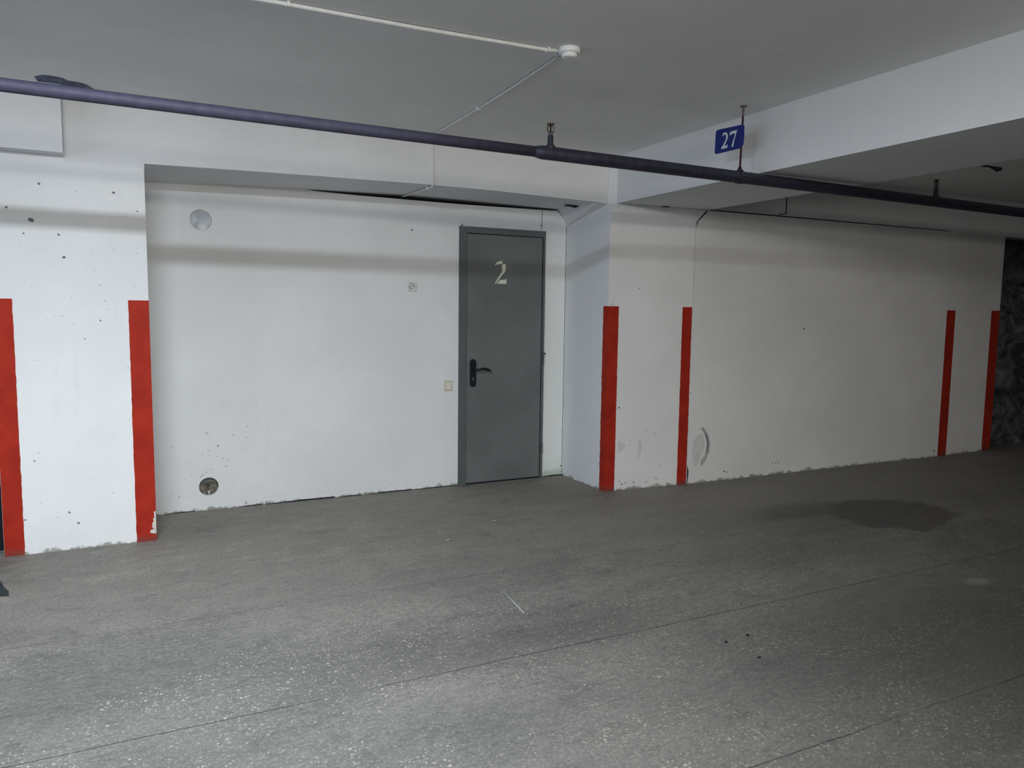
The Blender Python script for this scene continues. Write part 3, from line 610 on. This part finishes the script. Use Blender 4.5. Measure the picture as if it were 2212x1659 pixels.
bm = bmesh.new(); tube(bm, [(1.775, 3.107, zc), (1.792, 3.183, zc), (1.818, 3.7, zc-.002), (1.836, 4.172, zc), (1.842, 4.90, zc), (1.8445, 4.945, zc-.004), (1.846, 4.9505, CEIL-.03), (1.846, 4.951, 2.42), (1.846, 4.950, 2.275), (1.8455, 4.953, 2.252), (1.844, 4.975, 2.247), (1.842, 5.2, 2.252), (1.839, 5.56, 2.259), (1.838, 5.64, 2.259)], .0062, 12); link('conduit_tube', bm, m_conduit, t)
for p0, p1_ in (((1.772, 3.136, CEIL-.018), (1.800, 3.148, CEIL-.0003)), ((1.821, 4.166, CEIL-.018), (1.851, 4.178, CEIL-.0003)), ((1.830, 5.03, 2.240), (1.860, 5.042, 2.2595))):
    bm = bmesh.new(); box(bm, p0, p1_); link('conduit_clip', bm, m_conduit, t)

# ------------------------------------------------------------------ odds and ends on the floor
def crumb(name, x, y, r, m, label, seed, h=.6, sx=1.5):
    rnd = random.Random(seed); bm = bmesh.new(); bmesh.ops.create_icosphere(bm, subdivisions=2, radius=r)
    for v in bm.verts:
        v.co *= rnd.uniform(.75, 1.2); v.co.x *= sx; v.co.z *= h
    mz = min(v.co.z for v in bm.verts)
    for v in bm.verts: v.co += Vector((x, y, -mz))
    tag(link(name, bm, m), label, 'debris', 'scraps lying on the floor')
crumb('dark_crumb', 2.240, 2.391, .0055, m_crumb, 'small dark crumb on the floor, left of the three in the foreground', 1)
crumb('dark_crumb', 2.372, 2.401, .0062, m_crumb, 'small dark crumb on the floor, farthest right of the three in the foreground', 2)
crumb('dark_crumb', 2.265, 2.220, .0050, m_crumb, 'small dark crumb on the floor, nearest the camera of the three', 3)
crumb('pale_crumb', 1.683, 4.232, .010, m_pale, 'pale chip of plaster on the floor in front of the alcove', 4, .3)
crumb('pale_crumb', 2.122, 4.496, .009, m_pale, 'pale chip of plaster on the floor nearest the door', 5, .3)
bm = bmesh.new(); tube(bm, [(1.626, 3.385, .0032), (1.608, 3.2, .0032), (1.589, 3.03, .0032)], .0026, 8)
tag(link('thin_rod', bm, m_rodgrey), 'short thin pale rod lying on the floor in the middle foreground', 'rod')
bm = bmesh.new(); face(bm, [(x, y, .0015) for x, y, z in [(-0.7, 4.582, 0.0), (-0.66, 4.52, 0.0), (-0.635, 4.423, 0.0), (-0.604, 4.34, 0.0), (-0.595, 4.269, 0.0), (-0.66, 4.292, 0.0)]])
tag(link('tar_patch', bm, m_tar), 'dark ragged patch on the floor at the left edge, below the left pillar', 'patch')
# bundle behind the left pillar
bm = bmesh.new(); box(bm, (-1.25, 5.10, 0), (-.706, 5.45, .30)); bevel(bm, .01)
cr = link('dark_crate', bm, m_crate); tag(cr, 'dark crate standing behind the left pillar', 'crate')
bm = bmesh.new(); bmesh.ops.create_icosphere(bm, subdivisions=4, radius=1)
rr = random.Random(9)
for v in bm.verts:
    c = v.co.copy(); k = 1+.05*math.sin(9*c.x+4*c.z)*math.cos(11*c.y)+.03*math.sin(23*c.z+7*c.x)+rr.uniform(-.012, .012)
    v.co = Vector((-.975+.262*k*math.copysign(abs(c.x)**.6, c.x), 5.27+.16*k*c.y, max(.3005, .50+.215*k*math.copysign(abs(c.z)**.7, c.z))))
tag(link('grey_sack', bm, m_sack, smooth=True), 'lumpy grey sack lying on the dark crate behind the left pillar', 'sack')

# ------------------------------------------------------------------ light
def area(name, loc, rot, sx, sy, power, color, spread=180):
    l = bpy.data.lights.new(name, 'AREA'); l.shape = 'RECTANGLE'; l.size = sx; l.size_y = sy; l.energy = power; l.color = color; l.spread = math.radians(spread)
    o = bpy.data.objects.new(name, l); COL.objects.link(o); o.location = loc; o.rotation_euler = rot; return o
cool = (.84, .92, 1.0); warm = (1.0, .94, .84)
area('tube_lamp', (-.30, 1.76, 2.560), (math.radians(4), 0, 0), 1.2, .16, 152, cool)
area('rear_fill', (1.6, -2.5, 2.45), (math.radians(55), 0, math.radians(-15)), 1.2, .16, 75, warm)  # unseen warm fill behind the camera, added to lift the right wall
area('left_fill', (-4.2, 1.62, 2.562), (math.radians(70), 0, math.radians(-25)), 1.2, .05, 14, cool)  # unseen cool fill added on the left
area('entrance_daylight', (-5.8, 3.2, 1.1), (0, math.radians(-112), 0), 1.8, 3.0, 84, (.56, .74, 1.0))
area('ambient_fill', (.6, -5.6, 1.9), (math.radians(82), 0, math.radians(-15)), 5.4, .7, 190, warm)  # broad unseen ambient fill, added far behind the camera
w = bpy.data.worlds.new('World'); S.world = w; w.use_nodes = True
w.node_tree.nodes['Background'].inputs[0].default_value = (.75, .85, 1, 1); w.node_tree.nodes['Background'].inputs[1].default_value = .01

# ------------------------------------------------------------------ camera
cam = bpy.data.cameras.new('Camera'); co = bpy.data.objects.new('Camera', cam); COL.objects.link(co)
cam.sensor_fit = 'HORIZONTAL'; cam.sensor_width = 36; cam.lens = 1631.2454/2212*36; cam.clip_start = .05
yaw, pitch, roll = .4625, -.0982, .0127
F = Vector((math.sin(yaw)*math.cos(pitch), math.cos(yaw)*math.cos(pitch), math.sin(pitch)))
R0 = Vector((math.cos(yaw), -math.sin(yaw), 0)); U0 = R0.cross(F)
R = R0*math.cos(roll)+U0*math.sin(roll); U = -R0*math.sin(roll)+U0*math.cos(roll)
M4 = Matrix((R, U, -F)).transposed().to_4x4(); M4.translation = Vector((0, 0, 1.42))
co.matrix_world = M4
S.camera = co
S.view_settings.view_transform = 'Standard'; S.view_settings.look = 'None'; S.view_settings.exposure = 0; S.view_settings.gamma = .85
